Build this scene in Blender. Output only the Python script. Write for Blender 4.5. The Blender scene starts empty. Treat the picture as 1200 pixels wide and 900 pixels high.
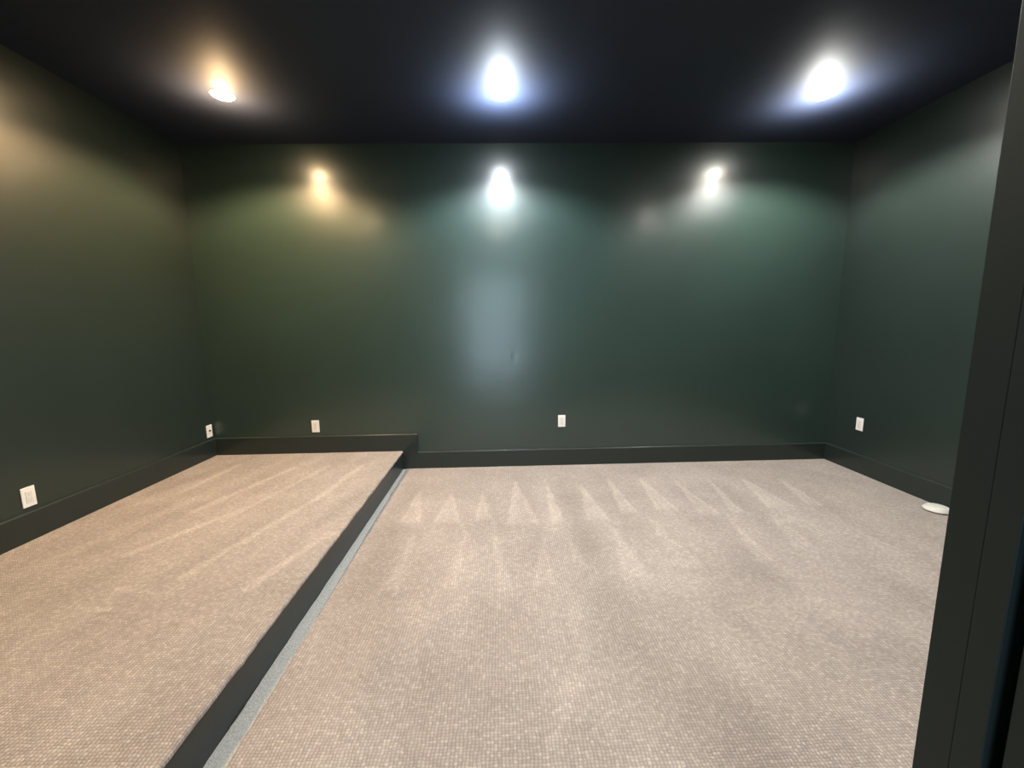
import bpy, bmesh, math, random
from mathutils import Vector, Matrix, noise
random.seed(7)
PI = math.pi
C = bpy.context.scene.collection
sc = bpy.context.scene

# ---------------------------------------------------------------- dimensions (metres)
D, L, R = 3.80, 2.668, 3.137          # back / left / right baseboard faces
E_ = 0.945                            # platform edge at x = -E_
P = 0.174                             # platform height
H = 2.89                              # ceiling height
ZP = 0.42                             # outlet centre height
BT = 0.015                            # baseboard thickness
FY = 0.3266                           # room face of the front wall
HALL_Y = -2.3

# ---------------------------------------------------------------- materials
def new_mat(name):
    m = bpy.data.materials.new(name); m.use_nodes = True
    nt = m.node_tree
    return m, nt, nt.nodes['Principled BSDF']

def plain(name, col, rough=.5, coat=0, coat_r=.2, spec=.5, bump=0, bscale=200, metal=0):
    m, nt, b = new_mat(name)
    b.inputs['Base Color'].default_value = (*col, 1)
    b.inputs['Roughness'].default_value = rough
    b.inputs['Metallic'].default_value = metal
    b.inputs['Specular IOR Level'].default_value = spec
    b.inputs['Coat Weight'].default_value = coat
    b.inputs['Coat Roughness'].default_value = coat_r
    if bump:
        tc = nt.nodes.new('ShaderNodeTexCoord'); n = nt.nodes.new('ShaderNodeTexNoise')
        n.inputs['Scale'].default_value = bscale; n.inputs['Detail'].default_value = 2
        bp = nt.nodes.new('ShaderNodeBump'); bp.inputs['Strength'].default_value = bump
        bp.inputs['Distance'].default_value = .001
        nt.links.new(tc.outputs['Object'], n.inputs['Vector'])
        nt.links.new(n.outputs['Fac'], bp.inputs['Height'])
        nt.links.new(bp.outputs['Normal'], b.inputs['Normal'])
        if coat: nt.links.new(bp.outputs['Normal'], b.inputs['Coat Normal'])
    return m

def paint(name, col, rough, coat, coat_r, dent=None):
    """dark semi-gloss wall paint: faint roller mottling, optional small dent at a world point"""
    m, nt, b = new_mat(name)
    N, K = nt.nodes, nt.links
    b.inputs['Roughness'].default_value = rough
    b.inputs['Specular IOR Level'].default_value = .5
    b.inputs['Coat Weight'].default_value = coat
    b.inputs['Coat Roughness'].default_value = coat_r
    g = N.new('ShaderNodeNewGeometry')
    n = N.new('ShaderNodeTexNoise'); n.inputs['Scale'].default_value = 1.7; n.inputs['Detail'].default_value = 5
    K.new(g.outputs['Position'], n.inputs['Vector'])
    mr = N.new('ShaderNodeMapRange'); mr.inputs['To Min'].default_value = .85; mr.inputs['To Max'].default_value = 1.15
    K.new(n.outputs['Fac'], mr.inputs['Value'])
    mx = N.new('ShaderNodeVectorMath'); mx.operation = 'SCALE'; mx.inputs[0].default_value = col
    K.new(mr.outputs['Result'], mx.inputs['Scale']); K.new(mx.outputs['Vector'], b.inputs['Base Color'])
    n2 = N.new('ShaderNodeTexNoise'); n2.inputs['Scale'].default_value = 260; n2.inputs['Detail'].default_value = 1
    K.new(g.outputs['Position'], n2.inputs['Vector'])
    h = N.new('ShaderNodeMath'); h.operation = 'MULTIPLY'; h.inputs[1].default_value = .00006
    K.new(n2.outputs['Fac'], h.inputs[0]); out = h.outputs[0]
    n3 = N.new('ShaderNodeTexNoise'); n3.inputs['Scale'].default_value = 3.0; n3.inputs['Detail'].default_value = 1
    K.new(g.outputs['Position'], n3.inputs['Vector'])
    h3 = N.new('ShaderNodeMath'); h3.operation = 'MULTIPLY_ADD'; h3.inputs[1].default_value = .0025
    K.new(n3.outputs['Fac'], h3.inputs[0]); K.new(out, h3.inputs[2]); out = h3.outputs[0]
    if dent:
        s = N.new('ShaderNodeVectorMath'); s.operation = 'SUBTRACT'; s.inputs[1].default_value = dent
        K.new(g.outputs['Position'], s.inputs[0])
        sc_ = N.new('ShaderNodeVectorMath'); sc_.operation = 'MULTIPLY'; sc_.inputs[1].default_value = (1, 1, .6)
        K.new(s.outputs['Vector'], sc_.inputs[0])
        ln = N.new('ShaderNodeVectorMath'); ln.operation = 'LENGTH'; K.new(sc_.outputs['Vector'], ln.inputs[0])
        r = N.new('ShaderNodeMapRange'); r.interpolation_type = 'SMOOTHERSTEP'
        r.inputs['From Min'].default_value = 0; r.inputs['From Max'].default_value = .05
        r.inputs['To Min'].default_value = -.0009; r.inputs['To Max'].default_value = 0
        K.new(ln.outputs['Value'], r.inputs['Value'])
        a = N.new('ShaderNodeMath'); a.operation = 'ADD'
        K.new(r.outputs['Result'], a.inputs[0]); K.new(out, a.inputs[1]); out = a.outputs[0]
    bp = N.new('ShaderNodeBump'); bp.inputs['Strength'].default_value = 1; bp.inputs['Distance'].default_value = 1
    K.new(out, bp.inputs['Height'])
    K.new(bp.outputs['Normal'], b.inputs['Normal']); K.new(bp.outputs['Normal'], b.inputs['Coat Normal'])
    return m

def carpet_mat(name, col):
    """looped pile in rows; lighter vacuum tracks come from the mesh attribute 'pile'"""
    m, nt, b = new_mat(name); N, K = nt.nodes, nt.links
    b.inputs['Roughness'].default_value = .95; b.inputs['Specular IOR Level'].default_value = .1
    g = N.new('ShaderNodeNewGeometry')
    nw = N.new('ShaderNodeTexNoise'); nw.inputs['Scale'].default_value = 22; nw.inputs['Detail'].default_value = 4
    K.new(g.outputs['Position'], nw.inputs['Vector'])
    ws = N.new('ShaderNodeVectorMath'); ws.operation = 'SCALE'; ws.inputs['Scale'].default_value = .016
    K.new(nw.outputs['Color'], ws.inputs[0])
    wa = N.new('ShaderNodeVectorMath'); wa.operation = 'ADD'
    K.new(g.outputs['Position'], wa.inputs[0]); K.new(ws.outputs['Vector'], wa.inputs[1])
    sv = N.new('ShaderNodeVectorMath'); sv.operation = 'MULTIPLY'; sv.inputs[1].default_value = (1/.0125, 1/.0105, 0)
    K.new(wa.outputs['Vector'], sv.inputs[0])
    fl = N.new('ShaderNodeVectorMath'); fl.operation = 'FLOOR'; K.new(sv.outputs['Vector'], fl.inputs[0])
    fr = N.new('ShaderNodeVectorMath'); fr.operation = 'FRACTION'; K.new(sv.outputs['Vector'], fr.inputs[0])
    wn = N.new('ShaderNodeTexWhiteNoise'); wn.noise_dimensions = '3D'; K.new(fl.outputs['Vector'], wn.inputs['Vector'])
    sp = N.new('ShaderNodeSeparateXYZ'); K.new(fr.outputs['Vector'], sp.inputs[0])
    def M(op, a, b_=None, c=None):
        x = N.new('ShaderNodeMath'); x.operation = op
        for i, q in enumerate((a, b_, c)):
            if q is None: continue
            if isinstance(q, (int, float)): x.inputs[i].default_value = q
            else: K.new(q, x.inputs[i])
        return x.outputs[0]
    sx = M('SINE', M('MULTIPLY', sp.outputs['X'], PI)); sy = M('SINE', M('MULTIPLY', sp.outputs['Y'], PI))
    hgt = M('MULTIPLY', M('POWER', sx, .8), M('POWER', M('MAXIMUM', sy, 0.0), .45))
    fib = N.new('ShaderNodeTexNoise'); fib.inputs['Scale'].default_value = 420; fib.inputs['Detail'].default_value = 2
    K.new(g.outputs['Position'], fib.inputs['Vector'])
    mot = N.new('ShaderNodeTexNoise'); mot.inputs['Scale'].default_value = 3.2; mot.inputs['Detail'].default_value = 6
    mot.inputs['Roughness'].default_value = .65
    K.new(g.outputs['Position'], mot.inputs['Vector'])
    at = N.new('ShaderNodeAttribute'); at.attribute_name = 'pile'
    f = M('ADD', M('MULTIPLY', hgt, .30), .54)
    f = M('ADD', f, M('MULTIPLY', wn.outputs['Value'], .20))
    f = M('ADD', f, M('MULTIPLY', fib.outputs['Fac'], .34))
    f = M('ADD', f, M('MULTIPLY', M('MULTIPLY', M('GREATER_THAN', wn.outputs['Value'], .88), hgt), .11))
    f = M('MULTIPLY', f, M('ADD', .82, M('MULTIPLY', mot.outputs['Fac'], .36)))
    f = M('MULTIPLY', f, M('ADD', 1.0, M('MULTIPLY', at.outputs['Fac'], .22)))
    cs = N.new('ShaderNodeVectorMath'); cs.operation = 'SCALE'; cs.inputs[0].default_value = col
    K.new(f, cs.inputs['Scale']); K.new(cs.outputs['Vector'], b.inputs['Base Color'])
    hh = M('ADD', hgt, M('MULTIPLY', wn.outputs['Value'], .5))
    bp = N.new('ShaderNodeBump'); bp.inputs['Strength'].default_value = .6; bp.inputs['Distance'].default_value = .004
    K.new(hh, bp.inputs['Height']); K.new(bp.outputs['Normal'], b.inputs['Normal'])
    return m

def emit(name, col, s):
    m, nt, b = new_mat(name)
    b.inputs['Base Color'].default_value = (.9, .9, .9, 1)
    b.inputs['Emission Color'].default_value = (*col, 1); b.inputs['Emission Strength'].default_value = s
    return m

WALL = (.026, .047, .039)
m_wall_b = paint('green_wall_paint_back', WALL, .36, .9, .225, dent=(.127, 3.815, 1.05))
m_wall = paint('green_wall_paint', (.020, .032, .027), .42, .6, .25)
m_ceil = paint('dark_ceiling_paint', (.022, .029, .052), .6, .1, .45)
m_trim = plain('dark_green_trim_paint', (.015, .024, .023), .5, .06, .2, spec=.28, bump=.2, bscale=60)
m_base = plain('baseboard_satin_paint', (.020, .029, .026), .45, .4, .12, spec=.4, bump=.2, bscale=60)
m_riser = plain('dark_riser_paint', (.026, .032, .032), .38, .2, .25, bump=.3, bscale=50)
m_carpet = carpet_mat('beige_loop_carpet', (.352, .312, .282))
m_strip, _nt, _b = new_mat('grey_felt_fibres')
_n = _nt.nodes.new('ShaderNodeTexNoise'); _n.inputs['Scale'].default_value = 160; _n.inputs['Detail'].default_value = 4
_gm = _nt.nodes.new('ShaderNodeNewGeometry'); _nt.links.new(_gm.outputs['Position'], _n.inputs['Vector'])
_cr = _nt.nodes.new('ShaderNodeValToRGB'); _cr.color_ramp.elements[0].position = .3; _cr.color_ramp.elements[1].position = .7
_cr.color_ramp.elements[0].color = (.36, .35, .315, 1); _cr.color_ramp.elements[1].color = (.52, .51, .47, 1)
_nt.links.new(_n.outputs['Fac'], _cr.inputs[0]); _nt.links.new(_cr.outputs[0], _b.inputs['Base Color'])
_bp = _nt.nodes.new('ShaderNodeBump'); _bp.inputs['Distance'].default_value = .004; _nt.links.new(_n.outputs['Fac'], _bp.inputs['Height'])
_nt.links.new(_bp.outputs[0], _b.inputs['Normal']); _b.inputs['Roughness'].default_value = .95; _b.inputs['Specular IOR Level'].default_value = .1
m_plate = plain('white_cover_plastic', (.80, .79, .76), .35)
m_insert = plain('white_insert_plastic', (.72, .70, .66), .3)
m_slot = plain('dark_slot', (.03, .03, .03), .6)
m_shade = plain('shaded_slot', (.42, .40, .37), .6)
m_brass = plain('coax_metal', (.30, .24, .14), .35, metal=1)
m_steel = plain('brushed_metal', (.5, .5, .5), .35, metal=1)
m_white = plain('warm_white_plastic', (.58, .57, .52), .4)
m_grey = plain('pale_grey_plastic', (.62, .61, .57), .45)
m_hall = plain('hall_wall_paint', (.62, .63, .63), .6, bump=.2)
m_hallfl = plain('hall_floor_boards', (.30, .24, .18), .35, bump=.3, bscale=30)
m_sash = plain('white_sash_paint', (.75, .75, .75), .4)
m_ringm = plain('white_trim_metal', (.8, .8, .8), .4)
m_glass, _nt, _b = new_mat('window_glass')
_t = _nt.nodes.new('ShaderNodeBsdfTransparent'); _g = _nt.nodes.new('ShaderNodeBsdfGlossy'); _g.inputs['Roughness'].default_value = .02
_f = _nt.nodes.new('ShaderNodeFresnel'); _f.inputs['IOR'].default_value = 1.45; _mx = _nt.nodes.new('ShaderNodeMixShader')
_nt.links.new(_f.outputs[0], _mx.inputs[0]); _nt.links.new(_t.outputs[0], _mx.inputs[1]); _nt.links.new(_g.outputs[0], _mx.inputs[2])
_nt.links.new(_mx.outputs[0], _nt.nodes['Material Output'].inputs['Surface'])

# ---------------------------------------------------------------- mesh helpers
def obj(name, bm, mat, parent=None, smooth=False):
    me = bpy.data.meshes.new(name); bmesh.ops.recalc_face_normals(bm, faces=bm.faces)
    bm.to_mesh(me); bm.free()
    if smooth:
        for p in me.polygons: p.use_smooth = True
    me.materials.append(mat)
    o = bpy.data.objects.new(name, me); C.objects.link(o)
    if parent: o.parent = parent
    return o
def struct(name, bm, mat, **k):
    o = obj(name, bm, mat, **k); o['kind'] = 'structure'; return o
def empty(name, loc, rot=(0, 0, 0), label=None, cat=None, group=None, kind=None):
    o = bpy.data.objects.new(name, None); C.objects.link(o); o.empty_display_size = .05
    o.location = loc; o.rotation_euler = rot
    if label: o['label'] = label
    if cat: o['category'] = cat
    if group: o['group'] = group
    if kind: o['kind'] = kind
    return o
def box(bm, x0, x1, y0, y1, z0, z1, bev=0, seg=2):
    v = [bm.verts.new((x, y, z)) for x in (x0, x1) for y in (y0, y1) for z in (z0, z1)]
    q = [(0,1,3,2),(4,6,7,5),(0,4,5,1),(2,3,7,6),(0,2,6,4),(1,5,7,3)]
    f = [bm.faces.new([v[i] for i in t]) for t in q]
    if bev:
        es = list({e for ff in f for e in ff.edges})
        bmesh.ops.bevel(bm, geom=es, offset=bev, segments=seg, affect='EDGES', profile=.5)
    return bm
def bx(*a, **k): return box(bmesh.new(), *a, **k)
def lathe(bm, prof, n=48, M=None):
    """prof: list of (r,z) ; r=0 closes"""
    rings = []
    for r, z in prof:
        if r < 1e-6: rings.append([bm.verts.new((0, 0, z))])
        else: rings.append([bm.verts.new((r*math.cos(2*PI*i/n), r*math.sin(2*PI*i/n), z)) for i in range(n)])
    for a, b in zip(rings, rings[1:]):
        for i in range(n):
            j = (i+1) % n
            if len(a) == 1 and len(b) == 1: continue
            if len(a) == 1: bm.faces.new((a[0], b[i], b[j]))
            elif len(b) == 1: bm.faces.new((a[i], a[j], b[0]))
            else: bm.faces.new((a[i], a[j], b[j], b[i]))
    if M: bmesh.ops.transform(bm, matrix=M, verts=bm.verts)
    return bm
def extrude_profile(path, prof):
    """sweep a (offset_into_room, z) profile along a straight segment. path=((x0,y0),(x1,y1),(nx,ny))"""
    (x0, y0), (x1, y1), (nx, ny) = path
    bm = bmesh.new(); a = []; b = []
    for o, z in prof:
        a.append(bm.verts.new((x0+nx*o, y0+ny*o, z))); b.append(bm.verts.new((x1+nx*o, y1+ny*o, z)))
    n = len(prof)
    for i in range(n):
        j = (i+1) % n; bm.faces.new((a[i], a[j], b[j], b[i]))
    bm.faces.new(a); bm.faces.new(b[::-1])
    return bm

# ---------------------------------------------------------------- vacuum tracks on the carpet
FP = [[[-0.687,3.295],[-0.726,2.7],[-0.579,2.729]],[[-0.413,3.19],[-0.491,2.699],[-0.297,2.688]],[[-0.172,3.192],[-0.198,2.707],[-0.086,2.739]],[[0.1,3.434],[0.026,2.657],[0.235,2.645]],[[0.365,3.477],[0.324,2.652],[0.415,2.672]],[[0.652,3.32],[0.574,2.701],[0.728,2.692]],[[0.916,3.44],[0.837,2.778],[0.958,2.771]],[[1.187,3.463],[1.112,2.803],[1.264,2.822]],[[1.473,3.363],[1.384,2.692],[1.528,2.737]],[[1.773,3.383],[1.624,2.731],[1.707,2.768]],[[2.061,3.425],[1.926,2.797],[2.115,2.814]],[[2.365,3.343],[2.237,2.807],[2.344,2.829]],[[-0.246,2.566],[-0.325,1.965],[-0.254,1.962]],[[-0.08,2.726],[-0.039,1.93],[0.035,1.927]],[[0.252,2.472],[0.147,1.977],[0.258,1.971]],[[0.415,2.672],[0.389,2.159],[0.442,2.181]],[[0.733,2.557],[0.626,2.004],[0.776,2.004]],[[1.006,2.768],[0.972,2.063],[1.105,2.121]],[[-0.59,2.692],[-0.635,1.98],[-0.546,1.976]],[[1.873,2.717],[1.729,2.221],[1.862,2.261]],[[2.264,2.414],[2.203,2.15],[2.346,2.142]],[[1.576,2.734],[1.425,2.105],[1.523,2.142]]]
SP = [[[-1.758,3.399],[-2.012,2.579]],[[-1.483,3.422],[-1.607,2.9]],[[-1.195,3.423],[-1.278,2.775]],[[-1.289,2.733],[-1.537,1.869]],[[-1.667,2.687],[-1.979,2.077]],[[-2.281,3.5],[-2.342,2.87]],[[-0.955-.05,2.245],[-1.167,1.754]],[[-1.766,1.789],[-1.524,1.735]],[[-1.865,1.662],[-1.598,1.633]],[[-1.607,2.9],[-1.735,2.446]]]
def sm(a, b, x):
    t = max(0., min(1., (x-a)/(b-a))); return t*t*(3-2*t)
def tri_val(T, x, y):
    """1 inside the wedge, soft edges; brighter along the rims"""
    (ax, ay), (bx_, by), (cx, cy) = T
    yb = (by+cy)/2
    t = (ay-y)/(ay-yb)
    if t < -.05 or t > 1.1: return 0.
    tt = max(0., min(1., t))
    xl = ax+(bx_-ax)*tt; xr = ax+(cx-ax)*tt
    w = noise.noise((x*9, y*9, 3.1))*.012
    d = min(x-xl, xr-x)+w
    v = sm(-.014, .012, d)*sm(-.05, .06, t)*(1-sm(.97, 1.07, t+w*3))
    return v*(.62+.38*(1-sm(0, .04, abs(d))))
def seg_val(S, x, y, w0=.022):
    (ax, ay), (bx_, by) = S; dx, dy = bx_-ax, by-ay; l2 = dx*dx+dy*dy
    t = ((x-ax)*dx+(y-ay)*dy)/l2; tc = max(0., min(1., t))
    d = math.hypot(x-ax-tc*dx, y-ay-tc*dy)+noise.noise((x*8, y*8, 1.7))*.012
    return (1-sm(w0*.3, w0*1.5, d))*(.75+.25*noise.noise((x*20, y*5, 0)))
def pile_floor(x, y):
    v = 0.
    for T in FP:
        if min(p[0] for p in T)-.05 < x < max(p[0] for p in T)+.05: v = max(v, tri_val(T, x, y)*(1 if T[0][1] > 3.1 else .6))
    # long faint sweeps running away from the camera
    k = noise.noise((x*5.5+y*.25, y*.7, 5.0))
    v += .55*k*sm(3.7, 3.0, y)
    k2 = noise.noise((x*2.2, y*2.2, 9.0)); v += .45*k2
    v += .35*(1-sm(.02, .05, abs((x-.2)-(y-1.2)*.25+.1*noise.noise((y*3, 0, 0)))))*sm(.7, 1.0, y)*sm(2.0, 1.6, y)
    return v
def pile_platform(x, y):
    v = 0.
    for i, S in enumerate(SP): v = max(v, seg_val(S, x, y, .012 if i in (7, 8) else .026)*(1.0 if i < 7 else .8))
    v += .5*noise.noise(((x*1.0-y*.28)*7, (y+x*.2)*.8, 2.0)) + .35*noise.noise((x*2, y*2, 4))
    v += .25*sm(.09, .0, abs(y-2.78+.1*noise.noise((x*3, 1, 1))))*(1 if x < -1.1 else .3)
    return v
def grid_mesh(name, x0, x1, y0, y1, z, step, fn, mat, warp=None, lip=0.0, skirt=0.0):
    nx = int((x1-x0)/step); ny = int((y1-y0)/step)
    vs = []; val = []
    for j in range(ny+1):
        for i in range(nx+1):
            x = x0+(x1-x0)*i/nx; y = y0+(y1-y0)*j/ny
            xx, zz = (x, z) if not warp else warp(x, y, z, i, nx)
            vs.append((xx, y, zz)); val.append(fn(x, y))
    fs = [(j*(nx+1)+i, j*(nx+1)+i+1, (j+1)*(nx+1)+i+1, (j+1)*(nx+1)+i) for j in range(ny) for i in range(nx)]
    me = bpy.data.meshes.new(name); me.from_pydata(vs, [], fs)
    a = me.attributes.new('pile', 'FLOAT', 'POINT'); a.data.foreach_set('value', val)
    
    me.materials.append(mat); me.update()
    o = bpy.data.objects.new(name, me); C.objects.link(o); return o

# lower floor carpet: left edge starts past the felt strip and wanders a little
def strip_w(y): return .030+.040*sm(3.8, 0.9, y)
def fwarp(x, y, z, i, nx):
    if i < 3:
        e = -E_+strip_w(y)+.003*noise.noise((y*25, 0, 0))+.004*noise.noise((y*6, 1, 0))
        base = -E_+.03
        return (e+(0, .001, .004)[i], z-(.008, .002, 0)[i])
    return (max(x, -E_+strip_w(y)+.010+.001*i), z)
fo = grid_mesh('floor', -E_+.03, R+.01, -.05, D+.01, 0, .0155, pile_floor, m_carpet, fwarp)
fo['kind'] = 'structure'
sub = struct('floor_subfloor', bx(-L-.2, R+.2, .1, D+.2, -.12, -.013), plain('subfloor_board', (.25, .22, .18), .8))

# ---------------------------------------------------------------- platform
plat = empty('carpeted_platform', ((-L-E_)/2, 2.0, 0), label='low beige carpeted platform with dark riser along the left wall', cat='platform')
PL = Vector(plat.location)
def pwarp(x, y, z, i, nx):
    k = nx-i
    wob = .0035*noise.noise((y*28, 3, 0))+.004*noise.noise((y*7, 5, 0))
    if k == 0: return (-E_+.004+wob, z-.016)
    if k == 1: return (-E_+.003+wob, z-.005)
    if k == 2: return (-E_-.004+wob, z)
    return (min(x, -E_-.006-.002*k), z)
def attach(o, par):
    o.parent = par; o.matrix_parent_inverse = Matrix.Translation(-Vector(par.location)); return o
pc = grid_mesh('carpet_top', -L-.01, -E_, FY+.02, D+.01, P, .0155, pile_platform, m_carpet, pwarp); attach(pc, plat)
bm = bmesh.new(); box(bm, -L, -E_-.004, FY+.02, D, -.005, P-.004)
attach(obj('riser_board', bm, m_riser), plat)

# felt strip at the riser foot
bm = bmesh.new(); pr = None; n = 220
for i in range(n+1):
    y = .0+(D-.0)*i/n
    w = strip_w(y)+.012
    off = 0.0 if y > 1.28 else -.0
    r = .003*noise.noise((y*9, 2, 2)) + (.004 if 1.27 < y < 1.34 else 0)
    rows = []
    for j in range(4):
        u = j/3
        rows.append(bm.verts.new((-E_-.003+r*(1-u)+(w)*u, y, -.006+.003*math.sin(PI*u)+.0012*noise.noise((y*30, j*3.1, 0)))))
    if pr:
        for j in range(3): bm.faces.new((pr[j], pr[j+1], rows[j+1], rows[j]))
    pr = rows
st = obj('felt_strip', bm, m_strip, smooth=True)
st['label'] = 'narrow grey felt strip along the foot of the dark platform riser'; st['category'] = 'strip'

# ---------------------------------------------------------------- shell
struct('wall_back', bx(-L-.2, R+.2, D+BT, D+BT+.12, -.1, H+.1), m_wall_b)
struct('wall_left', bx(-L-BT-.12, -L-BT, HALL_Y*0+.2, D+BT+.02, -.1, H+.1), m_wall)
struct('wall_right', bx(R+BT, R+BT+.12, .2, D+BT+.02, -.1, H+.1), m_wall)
struct('ceiling', bx(-L-.2, R+.2, .2, D+.15, H, H+.12), m_ceil)
# front wall with the doorway
XL, XR, HD = -.55, .42, 2.40
bm = bmesh.new()
box(bm, -L-.15, XL-.04, .215, FY, -.1, H+.1); box(bm, XR+.055, R+.15, .215, FY, -.1, H+.1); box(bm, XL-.04, XR+.055, .215, FY, HD+.04, H+.1)
struct('wall_front', bm, m_wall)
JA = .3035
bm = bmesh.new()                                   # jambs and head of the doorway, with the rabbet for the door
box(bm, XR, XR+.055, JA, FY, 0, HD, bev=.0006)
box(bm, XR+.052, XR+.06, .215, JA, 0, HD)
box(bm, XL-.04, XL, .215, FY, 0, HD, bev=.0015)
box(bm, XL-.04, XR+.055, JA, FY+.0, HD, HD+.04)
struct('trim_1', bm, m_trim)
bm = bmesh.new()                                   # casing on the room side
CT = .3575
for x0, x1 in ((XR+.0002, XR+.086), (XL-.086, XL-.0002)): box(bm, x0, x1, FY, CT, 0, HD+.085, bev=.0008)
box(bm, XL-.001, XR+.001, FY, CT, HD+.001, HD+.085, bev=.002)
struct('trim_2', bm, m_trim)

# baseboards : flat board with an eased, sloped top edge
def bb(z0, z1): return [(0, z0), (BT, z0), (BT, z1-.008), (BT-.004, z1-.003), (BT-.009, z1), (0, z1)]
XS = -.80
b1 = extrude_profile(((-L-BT, D+BT), (XS, D+BT), (0, -1)), bb(-.01, .338))
b2 = extrude_profile(((XS, D+BT), (R+BT, D+BT), (0, -1)), bb(-.01, .163))
me = bpy.data.meshes.new('tmp'); b2.to_mesh(me); b1.from_mesh(me); b2.free()
struct('baseboard_back', b1, m_base)
struct('baseboard_left', extrude_profile(((-L-BT, FY), (-L-BT, D+BT), (1, 0)), bb(P-.03, .338)), m_base)
struct('baseboard_right', extrude_profile(((R+BT, FY), (R+BT, D+BT), (-1, 0)), bb(-.01, .163)), m_base)
b1 = extrude_profile(((XR+.086, FY), (R+BT, FY), (0, 1)), bb(-.01, .163))
b2 = extrude_profile(((-L-BT, FY), (XL-.086, FY), (0, 1)), bb(-.01, .338))
me = bpy.data.meshes.new('tmp'); b2.to_mesh(me); b1.from_mesh(me); b2.free()
struct('baseboard_front', b1, m_base)

# ---------------------------------------------------------------- hallway behind the camera
HX0, HX1 = -1.25, 1.0
struct('wall_hall_left', bx(HX0-.1, HX0, HALL_Y, .215, -.1, 2.9), m_hall)
struct('wall_hall_right', bx(HX1, HX1+.1, HALL_Y, .215, -.1, 2.9), m_hall)
struct('ceiling_hall', bx(HX0-.1, HX1+.1, HALL_Y-.1, .215, 2.8, 2.9), m_hall)
struct('floor_hall', bx(HX0-.1, HX1+.1, HALL_Y-.1, .1, -.12, -.002), m_hallfl)
WX0, WX1, WZ0, WZ1 = -.85, .85, .06, 2.5
bm = bmesh.new(); y0, y1 = HALL_Y-.12, HALL_Y
box(bm, HX0-.1, WX0, y0, y1, -.1, 2.9); box(bm, WX1, HX1+.1, y0, y1, -.1, 2.9)
box(bm, WX0, WX1, y0, y1, -.1, WZ0); box(bm, WX0, WX1, y0, y1, WZ1, 2.9)
struct('wall_hall_end', bm, m_hall)
bm = bmesh.new()
for x0, x1, z0, z1 in ((WX0, WX0+.05, WZ0, WZ1), (WX1-.05, WX1, WZ0, WZ1), (WX0, WX1, WZ0, WZ0+.05), (WX0, WX1, WZ1-.05, WZ1), (WX0, WX1, 1.25, 1.29)):
    box(bm, x0, x1, y0+.03, y1-.03, z0, z1)
w1 = struct('window_1', bm, m_sash)
obj('glass_pane', bx(WX0+.04, WX1-.04, y0+.055, y0+.059, WZ0+.04, WZ1-.04), m_glass, w1)

# door, open into the hall against the right side of the opening
dr = empty('door_1', (XR+.004, .2935, 0), kind='structure')
def dpart(name, bm, mat): return obj(name, bm, mat, dr)
dpart('door_slab', bx(0, .038, -.86, 0, .012, 2.38, bev=.002), m_trim)
for zc in (.25, 1.05, 1.82):
    bm = lathe(bmesh.new(), [(0, -.045), (.006, -.045), (.006, .045), (0, .045)], 16, Matrix.Translation((.045, .004, zc)))
    dpart('hinge', bm, m_steel)
bm = lathe(bmesh.new(), [(0, -.03), (.026, -.03), (.026, -.024), (.01, -.022), (.01, -.008), (.026, 0), (.026, .012), (.018, .02), (0, .022)], 32,
           Matrix.Translation((-.022, -.80, .95)) @ Matrix.Rotation(-PI/2, 4, 'Y'))
dpart('door_knob', bm, m_steel)

# ---------------------------------------------------------------- outlets
def plate_bm(): return bx(-.035, .035, -.006, 0, -.057, .057, bev=.0022, seg=3)   # faces -y
def make_outlet(name, loc, rz, label):
    r = empty(name, loc, (0, 0, rz), label, 'outlet', 'white outlets low on the dark walls')
    return r
def outlet_parts(r):
    obj('cover_plate', plate_bm(), m_plate, r)
    ins = obj('receptacle', bx(-.0165, .0165, -.0085, -.004, -.0335, .0335, bev=.001), m_insert, r)
    for zc in (-.0175, .0175):
        bm = bmesh.new()
        box(bm, -.0075, -.0060, -.0089, -.0080, zc-.001, zc+.007); box(bm, .0060, .0075, -.0089, -.0080, zc, zc+.007)
        box(bm, -.0019, .0019, -.0089, -.0080, zc-.0085, zc-.0048)
        obj('slots', bm, m_shade, ins)
    for zc in (-.0483, .0483):
        obj('screw', lathe(bmesh.new(), [(0, -.0005), (.0032, -.0005), (.0025, .0008), (0, .001)], 16,
            Matrix.Translation((0, -.006, zc)) @ Matrix.Rotation(PI/2, 4, 'X')), m_insert, r)
proto = make_outlet('wall_outlet', (.566, D+BT, ZP+.010), 0, 'white wall outlet on the back wall above the lower floor')
outlet_parts(proto)
def copy_tree(o, parent=None):
    c = o.copy(); C.objects.link(c); c.parent = parent
    for ch in list(o.children): copy_tree(ch, c)
    return c
for loc, rz, lab in (((-1.742, D+BT, ZP+.008), 0, 'white wall outlet on the back wall just above the carpeted platform'),
                     ((-L-BT, 2.293, ZP), PI/2, 'white wall outlet on the left wall above the front of the platform'),
                     ((R+BT, 3.462, ZP+.009), -PI/2, 'white wall outlet on the right wall above the baseboard')):
    c = copy_tree(proto); c.location = loc; c.rotation_euler = (0, 0, rz); c['label'] = lab
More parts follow.
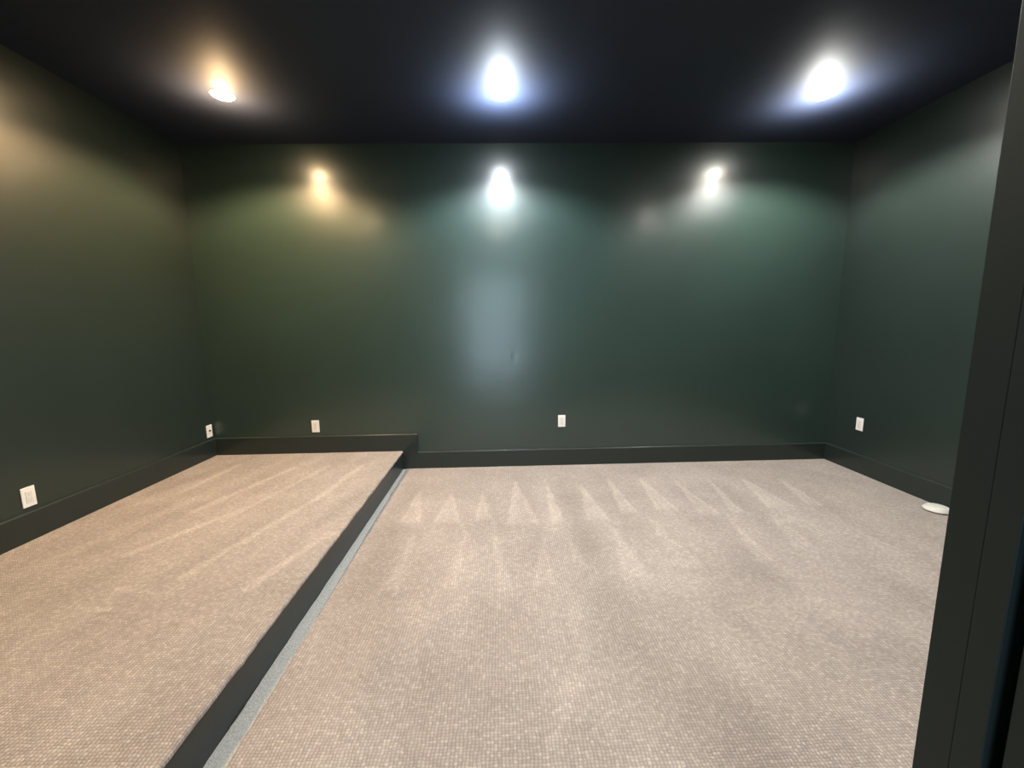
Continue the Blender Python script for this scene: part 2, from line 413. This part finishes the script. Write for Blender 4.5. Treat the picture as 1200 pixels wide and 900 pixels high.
# coax plate
r = empty('coaxial_wall_plate', (-L-BT, 3.757, ZP-.003), (0, 0, PI/2), 'small white wall plate with one dark round jack beside the left back corner', 'wall plate')
obj('cover_plate', plate_bm(), m_plate, r)
RX = Matrix.Rotation(PI/2, 4, 'X')
j = obj('jack', lathe(bmesh.new(), [(0, 0), (.0095, 0), (.0095, .002), (.0062, .0022), (.0062, .010), (.0045, .010), (.0045, .004), (0, .004)], 6*4, Matrix.Translation((0, -.006, .004)) @ RX), m_brass, r)
obj('socket_opening', lathe(bmesh.new(), [(0, .0), (.0085, .0), (.0085, .0008), (0, .0008)], 24, Matrix.Translation((0, -.0062-.0012, .004)) @ RX), m_slot, j)
for zc in (-.0483, .0483):
    obj('screw', lathe(bmesh.new(), [(0, -.0005), (.0032, -.0005), (.0025, .0008), (0, .001)], 16, Matrix.Translation((0, -.006, zc)) @ RX), m_insert, r)

# ---------------------------------------------------------------- white disc on the carpet
r = empty('plastic_disc', (3.055, 2.672, 0), label='round white plastic disc lying on the carpet against the right wall', cat='disc')
obj('base_ring', lathe(bmesh.new(), [(0, 0), (.066, 0), (.066, .008), (0, .008)], 64), m_grey, r, smooth=False)
obj('cover', lathe(bmesh.new(), [(0, .006), (.075, .006), (.079, .008), (.078, .011), (.066, .026), (.061, .030), (.056, .0315), (.054, .0300), (.050, .0300), (.047, .0325), (.03, .0345), (.012, .0355), (0, .0357)], 64), m_white, r, smooth=True)

# ---------------------------------------------------------------- downlights
WARM, COOL, NEUT = (1, .68, .38), (.86, .93, 1.0), (.98, .97, .93)
def ring_bm():
    return lathe(bmesh.new(), [(.062, 0), (.074, 0), (.074, -.002), (.071, -.005), (.065, -.006), (.062, -.004), (.062, 0)], 64)
def dome_bm():
    return lathe(bmesh.new(), [(.062, -.002)] + [(.062*math.cos(a), -.004-.014*math.sin(a)) for a in [i*PI/2/8 for i in range(8)]] + [(0, -.018)], 64)
m_em = {'w': emit('warm_diffuser', (1, .74, .42), 300), 'c': emit('cool_diffuser', (.92, .96, 1), 300), 'n': emit('neutral_diffuser', (1, .93, .82), 300)}
def lamp(name, x, y, col, mk, label, spot, halo_gain, group):
    r = empty(name, (x, y, H), label=label, cat='ceiling light', group=group)
    obj('trim_ring', ring_bm(), m_ringm, r, smooth=True)
    obj('diffuser', dome_bm(), m_em[mk], r, smooth=True)
    l = bpy.data.lights.new('lamp_beam', 'SPOT'); l.energy = spot; l.color = col
    l.spot_size = math.radians(146); l.spot_blend = .4; l.shadow_soft_size = .05
    o = bpy.data.objects.new('lamp_beam', l); C.objects.link(o); o.parent = r; o.location = (0, 0, -.04)
    for dz, e in ((.05, 1.6), (.10, 6), (.26, 42)):              # added upward spots, not part of the fixture, imitating glare halos on the ceiling
        l = bpy.data.lights.new('halo_fill_spot', 'SPOT'); l.energy = halo_gain*e; l.color = col; l.shadow_soft_size = .01
        l.spot_size = math.radians(160); l.spot_blend = 1.0
        o = bpy.data.objects.new('halo_fill_spot', l); C.objects.link(o); o.parent = r; o.location = (0, 0, -dz); o.rotation_euler = (PI, 0, 0)
g = 'round downlights in the dark ceiling'
lamp('ceiling_downlight', -1.827, 3.06, WARM, 'w', 'warm orange ceiling downlight, leftmost of the three in view', 225, 1, g)
lamp('ceiling_downlight', .034, 3.06, COOL, 'c', 'cool white ceiling downlight in the middle of the three in view', 215, 1.5, g)
lamp('ceiling_downlight', 2.273, 3.06, NEUT, 'n', 'white ceiling downlight nearest the right wall of the three in view', 185, 1.5, g)
g2 = 'round downlights of the row nearer the doorway'
lamp('ceiling_downlight', -1.9, 1.25, WARM, 'w', 'warm ceiling downlight over the platform close to the doorway wall', 72, 1, g2)
lamp('ceiling_downlight', .034, 1.25, NEUT, 'n', 'white ceiling downlight right in front of the doorway', 85, 1, g2)
lamp('ceiling_downlight', 2.2, 1.25, NEUT, 'n', 'white ceiling downlight close to the doorway wall and right wall', 75, 1, g2)

# ---------------------------------------------------------------- sky outside the hall window, reached through a light portal
w = bpy.data.worlds.new('World'); sc.world = w; w.use_nodes = True
bg = w.node_tree.nodes['Background']; bg.inputs['Color'].default_value = (.68, .85, 1, 1); bg.inputs['Strength'].default_value = 7.5
l = bpy.data.lights.new('window_portal', 'AREA'); l.shape = 'RECTANGLE'; l.size = WX1-WX0; l.size_y = WZ1-WZ0; l.cycles.is_portal = True
o = bpy.data.objects.new('window_portal', l); C.objects.link(o); o.location = (0, HALL_Y-.02, (WZ0+WZ1)/2); o.rotation_euler = (PI/2, 0, 0)

# ---------------------------------------------------------------- camera
cam = bpy.data.cameras.new('camera'); co = bpy.data.objects.new('camera', cam); C.objects.link(co); sc.camera = co
F, PITCH, YAW, ROLL = 483.78, .1429, .0261, -.0148
cam.sensor_fit = 'HORIZONTAL'; cam.sensor_width = 36; cam.lens = 36*F/1200; cam.clip_start = .02
co.location = (0, 0, 1.342)
co.rotation_mode = 'XYZ'
Rm = Matrix.Rotation(-YAW, 4, 'Z') @ Matrix.Rotation(-PITCH, 4, 'X') @ Matrix.Rotation(PI/2, 4, 'X') @ Matrix.Rotation(ROLL, 4, 'Z')
co.rotation_euler = Rm.to_euler('XYZ')
sc.view_settings.view_transform = 'Standard'; sc.view_settings.look = 'None'
sc.view_settings.exposure = 0; sc.view_settings.gamma = .9
sc.cycles.max_bounces = 8; sc.cycles.diffuse_bounces = 5; sc.cycles.glossy_bounces = 4
sc.cycles.sample_clamp_indirect = 6
